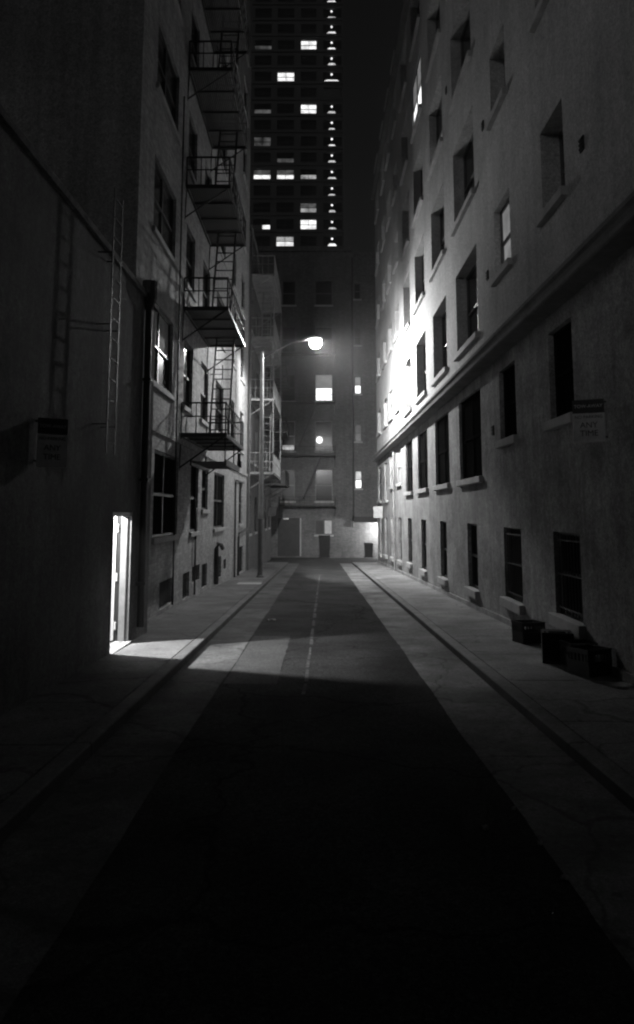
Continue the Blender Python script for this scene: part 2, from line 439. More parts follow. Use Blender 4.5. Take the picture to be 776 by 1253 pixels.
# ------------------------------------------------------------------ left tall building
fL = Face('L', XLF)
lb = thing('painted_building', 'tall pale brick building hung with a near black fire escape, left of the lamp', 'building')
rows = [(1.25,3.08),(4.42,6.12),(7.55,9.15),(10.65,12.25),(13.75,15.35),(16.85,18.45),(19.95,21.55),(23.05,24.65)]
cols_ = [(14.4,16.7,2),(18.1,19.4,1),(20.8,22.2,1),(23.75,25.8,1),(31.3,32.8,1)]
holes, specs = [], []
for k, (d, e) in enumerate(rows):
    for i, (a, c, nc) in enumerate(cols_):
        if k == 0 and i == 1: a, c = 19.45, 20.7
        if k == 0 and i == 2: a, c, d2 = 21.3, 22.5, 1.85
        else: d2 = d
        if k == 0 and i == 0: a, c = 15.1, 17.7
        if k == 0 and i == 3: a, c = 23.8, 26.4
        pn, pn2, fr = 'glass', 'glass', 'frame_dark'
        if (k, i) == (1, 0): pn, pn2 = 'curtain', 'glass_dim'
        if k == 0: pn = pn2 = 'matt_pane'
        if (k, i) == (1, 2): pn, fr = 'curtain', 'frame'
        if (k, i) == (2, 0): pn2 = 'glass_dim'
        holes.append((a,c,d2,e,.14)); specs.append((a,c,d2,e,pn,pn2,fr,2 if (i == 0 or (k, i) == (0, 3)) else 1))
    # plain stretch of windows between the two stacks
    if k: 
        holes.append((28.0,29.2,d,e,.14)); specs.append((28.0,29.2,d,e,'glass','glass','frame_dark',1))
vents = [(15.9,17.5,-.28,.3),(18.6,19.55,-.38,.26),(19.95,21.2,-.1,.33),(21.6,22.6,-.4,.27),(24.3,25.85,-.41,.29),(26.5,27.2,-.25,.1),(31.7,33.4,-.8,.3)]
for (a,c,d,e) in vents: holes.append((a,c,d,e,.12))
b = facade(fL, 13.16, 34.5, -1.4, 28, holes)
b.build('front_wall', 'left_paint', lb)
b = MB(); b.quad((XLF,13.16,-1),(XLF-11,13.16,-1),(XLF-11,13.16,28),(XLF,13.16,28))
b.build('side_wall', 'party', lb)
b = MB(); b.quad((XLF,34.5,-1.5),(XLF-11,34.5,-1.5),(XLF-11,34.5,28),(XLF,34.5,28)); b.box(XLF-11, XLF, 13.16, 34.5, 28.005, 28.3)
b.build('roof', 'party', lb)
for (a,c,d,e,p1,p2,fr,nc) in specs: window(lb, fL, a, c, d, e, .14, p1, p2, fr, 'sill', nc, sill_h=.11, sill_p=.07)
for (a,c,d,e) in vents:
    b = MB(); b.quad(fL.P(a,d,.115), fL.P(c,d,.115), fL.P(c,e,.115), fL.P(a,e,.115))
    k = 0
    while a+.12+.16*k < c-.05:
        fL.box(b, a+.12+.16*k, a+.135+.16*k, d, e, .05, .065); k += 1
    b.build('basement_grille', 'vent', lb)
b = MB(); fL.box(b, 13.2, 34.48, 3.42, 3.54, -.05, .02); b.build('string_course', 'left_paint', lb)
# wall pipes
def wall_pipe(pts, r=.025, mat='grey_iron'):
    m = MB(); m.tube(pts, r, 7); return m.build('conduit', mat, lb, smooth=True)
x = XLF+.05
wall_pipe([(x,20.1,1.9),(x,20.1,-.4)])
wall_pipe([(x,29.6,gz(29.6,.1)),(x,29.6,2.95),(x,29.75,3.06),(x,32.9,3.06)], .03)
wall_pipe([(x,30.9,gz(31,.1)),(x,30.9,.75),(x,31.1,.9),(x,34.4,1.0)], .045)
wall_pipe([(x,17.1,-.3),(x,17.1,12)], .02)
sp = MB(); sp.tube([(x+.02,24.2,gz(24.2,.2)),(x+.02,24.2,.62),(x+.06,24.2,.75),(x+.14,24.35,.72),(x+.17,24.5,.6)], .07, 10)
sp.build('vent_elbow', 'grey_iron', lb, smooth=True)
# small wall bracket with stay wires
b = MB(); b.tube([(XLF,22.6,6.05),(XLF+.38,22.6,6.05)], .016); b.tube([(XLF+.38,22.6,6.35),(XLF+.38,22.6,5.9)], .022)
b.tube([(XLF+.38,22.6,6.05),(XLF+.02,20.5,5.7)], .006, 4); b.tube([(XLF+.38,22.6,6.05),(XLF+.02,24.6,5.75)], .006, 4)
b.build('wire_bracket', 'iron', lb)

# ------------------------------------------------------------------ near left one-storey building
nb = thing('dark_building', 'low dark one-storey building with a lit open doorway, nearest on the left', 'building')
fN = Face('L', XL)
DY0, DY1, DZ = 10.76, 11.86, 1.79
ZD = gz(11.7, .125)
HN = 5.45
b = facade(fN, -12, 13.16, -.5, HN, [(DY0,DY1,ZD,DZ,.16)])
b.quad((XL,13.16,-.5),(XLF,13.16,-.5),(XLF,13.16,HN),(XL,13.16,HN))
b.build('front_wall', 'dark_paint', nb)
b = MB(); b.box(XL-9, XL-.01, -12, 13.15, HN-.25, HN-.05); b.box(XL-.3, XL+.05, -12, 13.2, HN, HN+.09)
b.build('roof', 'dark_paint', nb)
# the lit room behind the doorway
b = MB(); x0, x1, y0, y1, zc = XL-2.6, XL-.16, 9.2, 12.4, 2.4
b.quad((x0,y0,ZD),(x1,y0,ZD),(x1,y1,ZD),(x0,y1,ZD)); b.quad((x0,y0,zc),(x1,y0,zc),(x1,y1,zc),(x0,y1,zc))
b.quad((x0,y0,ZD),(x0,y1,ZD),(x0,y1,zc),(x0,y0,zc)); b.quad((x0,y0,ZD),(x1,y0,ZD),(x1,y0,zc),(x0,y0,zc)); b.quad((x0,y1,ZD),(x1,y1,ZD),(x1,y1,zc),(x0,y1,zc))
ih = [(DY0,DY1,ZD,DZ,0.0)]
facade(Face('L', x1-.001), y0, y1, ZD, zc, [(DY0,DY1,ZD,DZ,.004)], b=b)
b.build('room', 'room', nb)
b = MB()   # door frame
for (u0,u1) in ((DY0,DY0+.05),(DY1-.05,DY1)): fN.box(b, u0, u1, ZD, DZ, -.012, .15)
fN.box(b, DY0+.05, DY1-.05, DZ-.06, DZ, -.012, .15)
b.build('door_frame', 'jamb', nb)
b = MB(); fN.box(b, DY0-.05, DY1+.05, ZD-.12, ZD+.018, -.06, .2); b.build('threshold', 'concrete', nb, bevel=.006)
dl = MB(); dl.box(XL-1.3, XL-.226, DY1-.03, DY1+.02, ZD+.02, DZ-.02)
for (xa, xb, za, zb) in ((-1.2,-.36,ZD+.2,ZD+.85),(-1.2,-.36,ZD+1.05,DZ-.2)):
    dl.box(XL+xa, XL+xb, DY1-.038, DY1-.03, za, zb)
dl = dl.build('door', 'door', nb, bevel=.004)
b = MB(); b.tube([(XL-1.24,DY1-.03,ZD+.98),(XL-1.24,DY1-.1,ZD+.98),(XL-1.1,DY1-.1,ZD+.98)], .014, 8); b.build('handle', 'galv', dl)
for z in (ZD+.25, ZD+1.0, DZ-.25):
    b = MB(); b.tube([(XL-.2,DY1-.03,z-.06),(XL-.2,DY1-.03,z+.06)], .016, 8); b.build('hinge', 'galv', dl)
b = MB(); b.box(XL-1.3, XL-.9, 11.05, 11.45, zc-.08, zc-.002); b.build('ceiling_fitting', 'lit_mid', nb)
b = MB(); b.box(XL-.225, XL-.165, DY1-.02, DY1+.03, ZD+.02, DZ-.02); b.build('hinge_gap_shade', 'vent', nb)  # black strip stands in for the shade inside the hinge gap
b = MB(); b.box(XL-.05, XL-.034, DY1-.066, DY1-.052, ZD+.02, DZ-.07); b.build('door_stop', 'vent', nb)
# rain pipe at the corner
b = MB(); b.tube([(XL+.07,12.35,gz(12.35,.3)),(XL+.07,12.35,5.35)], .06, 10); b.lathe([(.07,5.25),(.13,5.45),(.13,5.75)], XL+.07, 12.35, 10)
for z in (.6, 2.3, 4.0): b.box(XL, XL+.15, 12.26, 12.44, z, z+.05)
b.build('drainpipe', 'iron', nb)
# roof ladder fixed on the wall
ld = thing('roof_ladder', 'narrow steel ladder fixed on the dark low wall, above the lit doorway', 'ladder')
xo = XL+.2
for u in (9.63, 10.03):
    b = MB(); b.box(xo-.006, xo+.006, u-.03, u+.03, 2.56, 6.2); b.build('rail', 'grey_iron', ld)
for k in range(13):
    b = MB(); b.tube([(xo,9.66,2.72+.28*k),(xo,10.0,2.72+.28*k)], .014, 6); b.build('rung', 'grey_iron', ld)
for z in (2.95, 4.3, 5.3):
    for u in (9.63, 10.03):
        b = MB(); b.box(XL-.01, xo, u-.02, u+.02, z-.006, z+.006); b.build('bracket', 'grey_iron', ld)

# ------------------------------------------------------------------ second left building
sb = thing('brick_building', 'dark brick building beyond the street lamp, carrying a pale fire escape', 'building')
fS = Face('L', XLF-.04)
holes, specs = [], []
for k, (d, e) in enumerate(((.7,2.6),(4.3,6.2),(7.6,9.4),(10.9,12.7))):
    for (a, c) in ((36.2,37.4),(39.4,40.8),(43.2,44.4),(47.0,48.2),(50.4,51.6)):
        holes.append((a,c,d,e,.15)); specs.append((a,c,d,e,'glass','glass_dim' if random.random() < .3 else 'glass'))
b = facade(fS, 34.52, 53, -2.2, 15.5, holes)
b.quad((XLF-.04,53,-2.2),(XLF-9,53,-2.2),(XLF-9,53,15.5),(XLF-.04,53,15.5)); b.build('wall', 'brick_dark', sb)
b = MB(); b.box(XLF-9, XLF+.1, 34.52, 53.1, 15.5, 15.85); b.build('roof', 'brick_dark', sb)
for s in specs: window(sb, fS, *s[:4], .15, s[4], s[5], 'frame', 'sill', 1, sill_h=.1, sill_p=.07)
b = MB(); b.tube([(XLF+.06,35.1,gz(35,.1)),(XLF+.06,35.1,15.4)], .05, 8); b.build('drainpipe', 'pole_dark', sb)
b = MB(); b.tube([(XLF+.06,43.9,gz(44,.1)),(XLF+.06,43.9,15.4)], .05, 8); b.build('drainpipe', 'pole_dark', sb)

# ------------------------------------------------------------------ fire escapes
def fire_escape(label, P, u0, u1, w, levels, mat, rail_h=.74, dens=.3, ladder_u=None, ladder_w=(.35,.85), lad_dir=1, panel=False, low_stair=False, posts=False):
    """P(u, out, z) -> xyz ; out = distance from wall."""
    t = thing('fire_escape', label, 'fire escape', 'fire escapes in the alley')
    def bar(b, p, q, r=.013, seg=5): b.tube([P(*p), P(*q)], r, seg)
    def bx(b, ua, ub, oa, ob, za, zb):
        b.hexa([P(ua,oa,za),P(ub,oa,za),P(ub,ob,za),P(ua,ob,za),P(ua,oa,zb),P(ub,oa,zb),P(ub,ob,zb),P(ua,ob,zb)])
    for li, z in enumerate(levels):
        b = MB()
        for (oa, ob) in ((.02,.07),(w-.05,w)): bx(b, u0, u1, oa, ob, z-.1, z)
        for (ua, ub) in ((u0,u0+.05),(u1-.05,u1)): bx(b, ua, ub, .07, w-.05, z-.1, z)
        k = int((w-.14)/.05)
        for i in range(k):
            o = .1+(w-.2)*i/(k-1); bx(b, u0+.05, u1-.05, o-.019, o+.019, z-.05, z-.004)
        n = max(2, int((u1-u0)/1.0))
        for i in range(1, n):
            u = u0+(u1-u0)*i/n; bx(b, u-.02, u+.02, .07, w-.05, z-.08, z-.036)
        b.build('platform', mat, t)
        b = MB(); zr = z+rail_h; path = [(u0+.03,.03),(u0+.03,w-.03),(u1-.03,w-.03),(u1-.03,.03)]
        for zz, rr in ((zr,.024),(z+rail_h*.55,.016)):
            for i in range(3): bar(b, (*path[i],zz), (*path[i+1],zz), rr)
        for i in range(3):
            (ua,oa),(ub,ob) = path[i], path[i+1]; L_ = max(abs(ua-ub), abs(oa-ob)); n = max(2, round(L_/dens))
            for j in range(n+1):
                q = j/n; bar(b, (ua+(ub-ua)*q, oa+(ob-oa)*q, z-.05), (ua+(ub-ua)*q, oa+(ob-oa)*q, zr), .022 if j in (0, n) else .012)
        b.build('railing', mat, t)
        for u in (u0+.05, u1-.05):
            b = MB(); bar(b, (u,w-.08,z-.09), (u,0.,z-.85), .02); bar(b, (u,.03,z-.09), (u,.0,z-.9), .016); b.build('bracket', mat, t)
        if ladder_u is not None and li < len(levels)-1:
            z2 = levels[li+1]; ua, ub = ladder_u, ladder_u+lad_dir*1.5
            b = MB()
            for o in ladder_w: bar(b, (ua,o,z), (ub,o,z2+.75), .03)
            m = 13
            for j in range(1, m):
                q = j/m; bar(b, (ua+(ub-ua)*q, ladder_w[0], z+(z2+.75-z)*q), (ua+(ub-ua)*q, ladder_w[1], z+(z2+.75-z)*q), .018)
            b.build('ladder', mat, t)
        if posts and li < len(levels)-1:
            for u in (u0+.03, u1-.03):
                b = MB(); bar(b, (u,w-.03,z+rail_h), (u,w-.03,levels[li+1]-.1), .03); b.build('post', mat, t)
        if panel:
            b = MB(); bx(b, u0-.004, u0+.016, .05, w-.05, z+.06, z+rail_h*.95); b.build('end_panel', mat, t)
    if low_stair:
        z = levels[0]-.68; b = MB()
        for o in (.25, w-.04):
            bx(b, u0+.2, u1-.9, o-.02, o+.02, z-.1, z+.05)
        n = 13
        for j in range(n):
            u = u0+.3+(u1-u0-1.3)*j/(n-1); bx(b, u-.06, u+.06, .27, w-.06, z-.02, z+.0)
        b.build('drop_stair', mat, t)
        for u in (u0+.25, (u0+u1)/2, u1-1.0):
            b = MB(); bar(b, (u,w-.06,z), (u,w-.06,levels[0]-.05), .016); b.build('hanger', mat, t)
        b = MB(); uu, oo = u1-1.0, w-.02
        b.tube([P(uu,oo,z+.02), P(uu,oo,z+.2)], .07, 8); b.tube([P(uu,oo,z+.2), P(uu,oo,z+.42)], .04, 8); b.build('counterweight', mat, t)
    return t
PL = lambda u, o, z: (XLF+o, u, z)
fire_escape('near black iron fire escape with stacked balconies and ladders on the pale painted building', PL, 17.75, 21.9, 1.14,
            [3.7,6.85,10.02,13.2,16.4], 'iron', .74, .36, 19.7, (.42,.93), 1, low_stair=True)
PS = lambda u, o, z: (XLF-.04+o, u, z)
fire_escape('pale painted fire escape on the dark brick building just behind the street lamp', PS, 35.6, 42.6, 1.22,
            [3.7,7.3,10.4,13.6], 'pale_iron', .95, .28, 37.4, (.45,.9), 1, posts=True)
fire_escape('short black fire escape at the far end of the dark brick building on the left', PS, 46.6, 51.4, 1.35,
            [3.55,6.9,10.3], 'iron', .85, .3, 48, (.4,.85), 1)
PB = lambda u, o, z: (u, 58.0-o, z)
be = fire_escape('wide dark fire escape across the grey brick building closing the street', PB, -3.1, 1.32, .95,
            [2.31,6.22,10.33,14.3], 'iron', .0001+.62, .4, None)
for (x0, z0, x1, z1) in ((-1.15,2.9,.2,6.1),(-1.5,7.0,-.2,10.2)):
    b = MB()
    for o in (.3, .8): b.hexa([(x0-.1,58-o,z0-.16),(x0,58-o-.04,z0-.1),(x1,58-o-.04,z1-.1),(x1,58-o,z1-.1),(x0,58-o,z0+.08),(x0,58-o-.04,z0+.08),(x1,58-o-.04,z1+.08),(x1,58-o,z1+.08)])
    for j in range(18):
        q = (j+.5)/18; x, z = x0+(x1-x0)*q, z0+(z1-z0)*q
        b.box(x-.1, x+.1, 57.2, 57.63, z-.012, z+.012)
    b.build('stair_flight', 'iron', be)

# ------------------------------------------------------------------ back building
bb = thing('brick_building', 'grey brick building closing off the far end of the alley with a few lit windows', 'building')
fB = Face('B', 58.)
holes, specs = [], []
ROWS = [(2.6,5.1),(6.55,8.93),(10.55,12.7),(14.5,16.6),(18.4,20.4)]
for k, (d, e) in enumerate(ROWS):
    for i, (a, c) in enumerate(((-2.93,-1.88),(-.26,1.1))):
        p1, p2 = 'glass', 'glass'
        fr = 'frame'
        if (k, i) == (2, 1): p1, p2, fr = 'lit_soft', 'lit', 'frame_pale'
        if (k, i) == (1, 0): fr = 'frame_pale'
        if (k, i) == (1, 1): p2, fr = 'lit_dim', 'frame_mid'
        if (k, i) == (0, 0): p1, p2, fr = 'glass_back', 'glass_back', 'frame_mid'
        if (k, i) == (0, 1): fr = 'frame_mid'
        holes.append((a,c,d,e,.16)); specs.append((a,c,d,e,p1,p2,fr,1))
holes.append((-.26,1.08,0.,1.17,.16)); 
holes.append((-3.2,-1.36,gz(58,.1),1.3,.2))
b = facade(fB, -14, 2.75, -2.2, 22.9, holes)
b.quad((2.75,58,-2.2),(14,58,-2.2),(14,58,1.1),(2.75,58,1.1))
b.quad((2.75,58,22.9),(2.75,64,22.9),(2.75,64,22.2),(2.75,58,22.2))
b.build('wall', 'brick_back', bb)
b = MB(); b.box(-14.1, 2.78, 57.85, 66, 22.9, 23.25); b.box(2.8, 14.1, 56.95, 66, 22.2, 22.45); b.build('roof', 'brick_back', bb)
for s in specs: window(bb, fB, *s[:4], .16, s[4], s[5], s[6], 'sill', s[7], sill_h=.12, sill_p=.08)
# pieces of the lit windows
b = MB(); b.box(-2.86, -1.95, 58.1, 58.115, 6.66, 7.0); b.build('lit_blind', 'lit_mid', bb)
b = MB(); b.lathe([(.02,7.15),(.17,7.2),(.25,7.36),(.25,7.5),(.17,7.66),(.02,7.7)], .06, 57.98, 14); b.build('globe_lamp', 'lit', bb, smooth=True)
w = window(bb, fB, -.26, 1.08, 0., 1.17, .16, 'glass_dim', 'glass_dim', 'frame', 'sill', 2, split=.96)
b = MB(); b.box(.47, 1.02, 58.115, 58.12, .08, 1.1); b.build('curtain', surf('pale_curtain', .75, .8, .1, 5, .1, 30), w)
b = MB(); b.box(-3.2, -1.36, 58.12, 58.18, gz(58,.1), 1.3); 
for x in (-2.28,): b.box(x-.012, x+.012, 58.10, 58.12, gz(58,.1), 1.3)
dr = b.build('door', 'frame_dark', bb)
b = MB(); b.box(-1.46, -1.36, 57.97, 58.12, gz(58,.1), 1.3); b.build('door_jamb', 'frame_pale', bb)
b = MB(); b.box(-3.3, -1.3, 57.93, 58.0, 1.3, 1.42); b.build('lintel', 'brick_back', bb)
b = MB(); b.box(-2.75, -2.35, 57.86, 57.93, 1.2, 1.28); b.build('door_light', 'lit_mid', bb)
# the projecting right bay
fY = Face('B', 57.)
holes, specs = [], []
for (d, e, p1, p2, fr) in ((3.55,4.93,'lit_mid','lit','frame'),(7.2,8.56,'lit_dim','lit_dim','frame'),(10.95,12.35,'lit_soft','lit','frame_dark'),(14.85,16.2,'glass_dim','glass','frame'),(18.6,19.9,'glass','glass','frame')):
    holes.append((2.82,3.34,d,e,.1)); specs.append((2.82,3.34,d,e,p1,p2,fr))
b = facade(fY, 2.75, 14, 1.35, 22.2, holes)
b.quad((2.75,57,1.35),(2.75,58,1.35),(2.75,58,22.2),(2.75,57,22.2)); b.quad((2.75,57,1.35),(14,57,1.35),(14,58,1.35),(2.75,58,1.35))
b.build('bay', 'brick_back', bb)
for s in specs: window(bb, fY, *s[:4], .1, s[4], s[5], s[6], 'sill', 1, sill_h=.1, sill_p=.07)
b = MB(); b.box(2.7, 14, 56.85, 57.0, .98, 1.42); b.box(2.8, 14, 57.0, 57.98, 1.0, 1.34); b.build('beam', 'iron', bb)
b = MB(); b.tube([(2.68,57.9,.6),(2.68,57.9,1.2),(2.68,56.92,1.5),(2.68,56.92,22)], .07, 8); b.build('drainpipe', 'iron', bb)
b = MB()
for x in (-13.5, 2.2): b.box(x, x+.06, 57.94, 58, 1.9, 1.98)
b.box(-.2, 2.7, 57.95, 57.998, 1.9, 2.0); b.build('string_course', 'brick_back', bb)
b = MB(); b.quad((-30,58.02,-2.2),(-14,58.02,-2.2),(-14,58.02,14),(-30,58.02,14)); b.build('annex_wall', 'brick_back', bb)

# wall lamp in the cross alley, just round the corner of the plaster building
wl = thing('wall_lamp', 'small bulkhead lamp lighting the brick wall round the right corner at the far end', 'wall lamp')
b = MB(); b.box(5.35, 5.65, 57.9, 57.995, .55, .95); b.build('backplate', 'grey_iron', wl)
b = MB(); b.box(5.3, 5.7, 57.6, 57.9, .95, 1.0); b.build('hood', 'grey_iron', wl)
b = MB(); b.lathe([(.03,.62),(.1,.66),(.12,.8),(.1,.94)], 5.5, 57.78, 12); b.build('glass_globe', 'lit', wl, smooth=True)

# ------------------------------------------------------------------ the tower far behind
tw = thing('apartment_tower', 'dark high-rise tower beyond the alley with scattered lit windows and a column of stair lights', 'building')
FP, Z0 = 3.73, 56.85
TY = 150.
fT = Face('B', TY)
colsT = [(-14.0,-10.3),(-9.0,-5.3),(-3.9,-.45),(1.0,5.0)]
NF = 18
holes = []
for k in range(NF):
    z = Z0+FP*k
    for (a, c) in colsT: holes.append((a,c,z+.75,z+2.95,.5))
b = facade(fT, -19, 5.3, 30, Z0+FP*NF+1, holes)
b.quad((5.3,TY,30),(5.3,TY+20,30),(5.3,TY+20,Z0+FP*NF+1),(5.3,TY,Z0+FP*NF+1)); b.box(-19, 5.3, TY+.01, TY+20, Z0+FP*NF+1, Z0+FP*NF+1.5)
b.build('wall', 'tower', tw)
b = MB()
for k in range(NF+1): b.box(-18.9, 5.32, TY-.35, TY-.01, Z0+FP*k-.05, Z0+FP*k+.28)
b.build('floor_bands', 'tower', tw)
# which windows are lit: (floor from the bottom, column) -> upper strip, lower strip
def fl(z): return int(round((z-Z0-1.5)/FP))
LIT = {}
def setl(z, col, a, bb_): LIT[(fl(z), col)] = (a, bb_)
setl(63.3,2,'tw_lit','tw_lit'); setl(59.6,1,'tw_mid','tw_lit'); setl(63,0,None,'tw_lit_half'); setl(66.8,2,'tw_dim','tw_mid')
setl(74.2,0,'tw_dim','tw_lit'); setl(74.2,1,'tw_dim','tw_lit'); setl(74.2,2,None,'tw_mid'); setl(79,0,'tw_mid','tw_dim'); setl(82.2,0,'tw_dim','tw_dim')
setl(89.6,2,'tw_lit','tw_lit'); setl(89.2,0,None,'tw_dim'); setl(97.4,1,'tw_lit','tw_lit'); setl(104.8,2,'tw_lit','tw_lit'); setl(104.9,0,None,'tw_dim')
setl(78.2,1,None,'tw_dim')
for k in range(NF):
    z = Z0+FP*k
    for i, (a, c) in enumerate(colsT[:3]):
        f = MB()
        F = fT.box
        F(f, a, c, z+1.78, z+1.9, .32, .42); F(f, a, c, z+.75, z+.83, .32, .42); F(f, a, c, z+2.87, z+2.95, .32, .42)
        for u in (a, (a+c)/2-.04, c-.08): F(f, u, u+.08, z+.83, z+1.78, .33, .42); F(f, u, u+.08, z+1.9, z+2.87, .33, .42)
        w = f.build('window', 'frame_dark', tw)
        A, B_ = LIT.get((k, i), (None, None))
        for (za, zb, mt) in ((z+1.86,z+2.9,A),(z+.8,z+1.8,B_)):
            q = MB(); ua = a
            if mt == 'tw_lit_half': ua, mt = a+(c-a)*.55, 'tw_lit'
            q.quad(fT.P(ua,za,.4), fT.P(c,za,.4), fT.P(c,zb,.4), fT.P(ua,zb,.4))
            q.build('pane', mt or 'glass', w)
    # stair landing: wall bulb, and a glowing panel for its light on the balustrade
    if k != 9:
        wide_ = k == 10
        s = MB(); s.box(1.0, 5.0, TY+.42, TY+.45, z+.75, z+2.95); w = s.build('stair_landing', 'glass', tw)
        s = MB(); s.lathe([(.05,z+2.2),(.17,z+2.26),(.22,z+2.4),(.17,z+2.54),(.05,z+2.6)], 2.85, TY+.2, 10); s.build('stair_light', 'lit', w, smooth=True)
        s = MB(); hw = 1.9 if wide_ else random.uniform(.75,1.15); ht = random.uniform(1.2,1.5); sx_ = random.uniform(-.15,.15)
        s.hexa([(2.85-hw+sx_,TY+.3,z+.8),(2.85+hw+sx_,TY+.3,z+.8),(2.85+hw+sx_,TY+.36,z+.8),(2.85-hw+sx_,TY+.36,z+.8),
                (2.85-hw*.55,TY+.3,z+ht),(2.85+hw*.6,TY+.3,z+ht),(2.85+hw*.6,TY+.36,z+ht),(2.85-hw*.55,TY+.36,z+ht)])
        s.build('glow_panel', 'tw_lit' if wide_ else random.choice(('tw_lit','tw_soft','tw_soft')), w)

# ------------------------------------------------------------------ street lamp
LY = 29.6
lm = thing('street_lamp', 'tall steel street lamp with one glowing head over the alley, on the left pavement', 'street lamp')
px, pz = -2.31, gz(LY, .11)
b = MB(); b.lathe([(.16,pz),(.16,pz+.05),(.12,pz+.1),(.105,pz+.25),(.10,pz+2.3)], px, LY, 16); b.build('pole_base', 'pole_dark', lm, smooth=False)
b = MB(); b.lathe([(.098,pz+2.3),(.07,8.15),(.07,8.2)], px, LY, 16); b.build('pole', 'galv', lm, smooth=True)
b = MB(); b.lathe([(.075,8.2),(.06,8.26),(.03,8.33)], px, LY, 12); b.build('pole_cap', 'galv', lm)
b = MB(); b.tube([(px,LY,8.05),(-1.9,LY,8.27),(-1.4,LY,8.53),(-1.1,LY,8.68),(-.9,LY,8.74),(-.55,LY,8.78)], .03, 8, .024); b.build('arm', 'arm_paint', lm, smooth=True)
hd = MB()
ring = []
for (x, w, zt, zb) in ((-.68,.05,8.83,8.74),(-.55,.09,8.90,8.76),(-.35,.15,8.94,8.79),(-.08,.18,8.95,8.80),(.08,.15,8.93,8.81),(.16,.07,8.90,8.82)):
    n = len(hd.v); ring.append(n)
    for q in range(12):
        a = 2*math.pi*q/12; zc_ = (zt+zb)/2
        hd.v.append((x, LY+w*math.cos(a), zc_+(zt-zb)/2*math.sin(a)))
for i in range(len(ring)-1):
    for q in range(12):
        q2 = (q+1) % 12; hd.f.append((ring[i]+q, ring[i]+q2, ring[i+1]+q2, ring[i+1]+q))
hd.f.append(tuple(ring[0]+q for q in range(12))); hd.f.append(tuple(ring[-1]+q for q in range(12)))
hd = hd.build('lamp_head', 'galv', lm, smooth=True)
m, nt, out = new_mat('refractor_glass')
e = nt.nodes.new('ShaderNodeEmission'); e.inputs[1].default_value = 60
tr = nt.nodes.new('ShaderNodeBsdfTransparent'); mx = nt.nodes.new('ShaderNodeMixShader'); mx.inputs[0].default_value = .5
nt.links.new(tr.outputs[0], mx.inputs[1]); nt.links.new(e.outputs[0], mx.inputs[2]); nt.links.new(mx.outputs[0], out.inputs[0])
b = MB(); pr = [(.03,8.44),(.12,8.46),(.20,8.52),(.255,8.62),(.25,8.72),(.19,8.79),(.14,8.83)]
b.lathe(pr, -.13, LY, 18); b.build('lens', m, hd, smooth=True)

IES_K = 0.012
def ies_text():
    # horizontal angle 0 = towards -Y, 90 = towards -X, 270 = towards +X
    va = [0,15,30,45,55,60,62,64,66,68,70,75,80,85,90,95,100,105,110,120,130,145,180]
    ha = [0,2,4,6,8,9,10,11,12,13,14,16,20,30,45,60,75,90,105,120,135,150,165,180,195,210,225,240,255,270,285,300,315,330,338,341,344,347,350,352,354,355,356,357,358,359,360]
    def sm(a, b, x):
        x = min(1, max(0, (x-a)/(b-a))); return x*x*(3-2*x)
    def cut(h, t):            # invented beam cutoff: no shield exists, sectors dimmed to lay shade near the camera
        h = h if h < 180 else h-360
        c = 1-(.985-.35*sm(71, 77, t))*sm(62, 67, t)*(1-sm(100, 110, t))*sm(-4, -2.2, h)*(1-sm(10, 13, h))
        if h <= 0: c *= .62+1.4*sm(6, 44, -h)+.9*sm(60, 110, -h)      # thrown across the street, less along it
        else: c *= (.5+(.1+.72*(1-sm(20, 48, h))+.5*sm(95, 125, h)-.5)*sm(35, 60, t))*(1-.95*sm(78, 91, t))
        if h <= 0: c *= 1-.93*sm(65.5, 69, t)*(1-sm(83, 88, t))*(1-sm(11.5, 20, -h))
        if h > 125 or h < -167: c *= 1-.92*sm(80, 93, t)
        return c
    def base(t):
        if t <= 60: return .45+.55*(t/60)**2
        if t <= 82: return 1.0
        if t <= 95: return 1-.45*(t-82)/13
        if t <= 110: return .55-.38*(t-95)/15
        if t <= 130: return .17-.12*(t-110)/20
        return .05
    rowsx = []
    for h in ha:
        r = []
        for t in va:
            v = base(t)*cut(h, t)
            r.append(v*1000)
        rowsx.append(' '.join('%.1f' % v for v in r))
    return "IESNA:LM-63-2002\n[TEST] street lamp\nTILT=NONE\n1 1000 1 %d %d 1 2 0 0 0\n1 1 100\n%s\n%s\n%s\n" % (len(va), len(ha), ' '.join(map(str, va)), ' '.join(map(str, ha)), '\n'.join(rowsx))
def point(name, loc, power, rad, parent=None, ies=False):
    l = bpy.data.lights.new(name, 'POINT'); l.energy = power; l.shadow_soft_size = rad
    o = bpy.data.objects.new(name, l); o.location = loc; COL.objects.link(o)
    if ies:
        tx = bpy.data.texts.new('lamp.ies'); tx.write(ies_text())
        l.use_nodes = True; nt = l.node_tree
        em = nt.nodes.get('Emission') or nt.nodes.new('ShaderNodeEmission')
        n = nt.nodes.new('ShaderNodeTexIES'); n.mode = 'INTERNAL'; n.ies = tx; n.inputs['Strength'].default_value = IES_K
        nt.links.new(n.outputs[0], em.inputs['Strength'])
    return o
point('street_lamp_light', (-.13, LY, 8.62), 11500, .08, ies=True)
point('room_light', (XL-1.09, 11.26, 2.2), 1500, .07)
point('alley_wall_light', (5.15, 57.25, .55), 1000, .1)

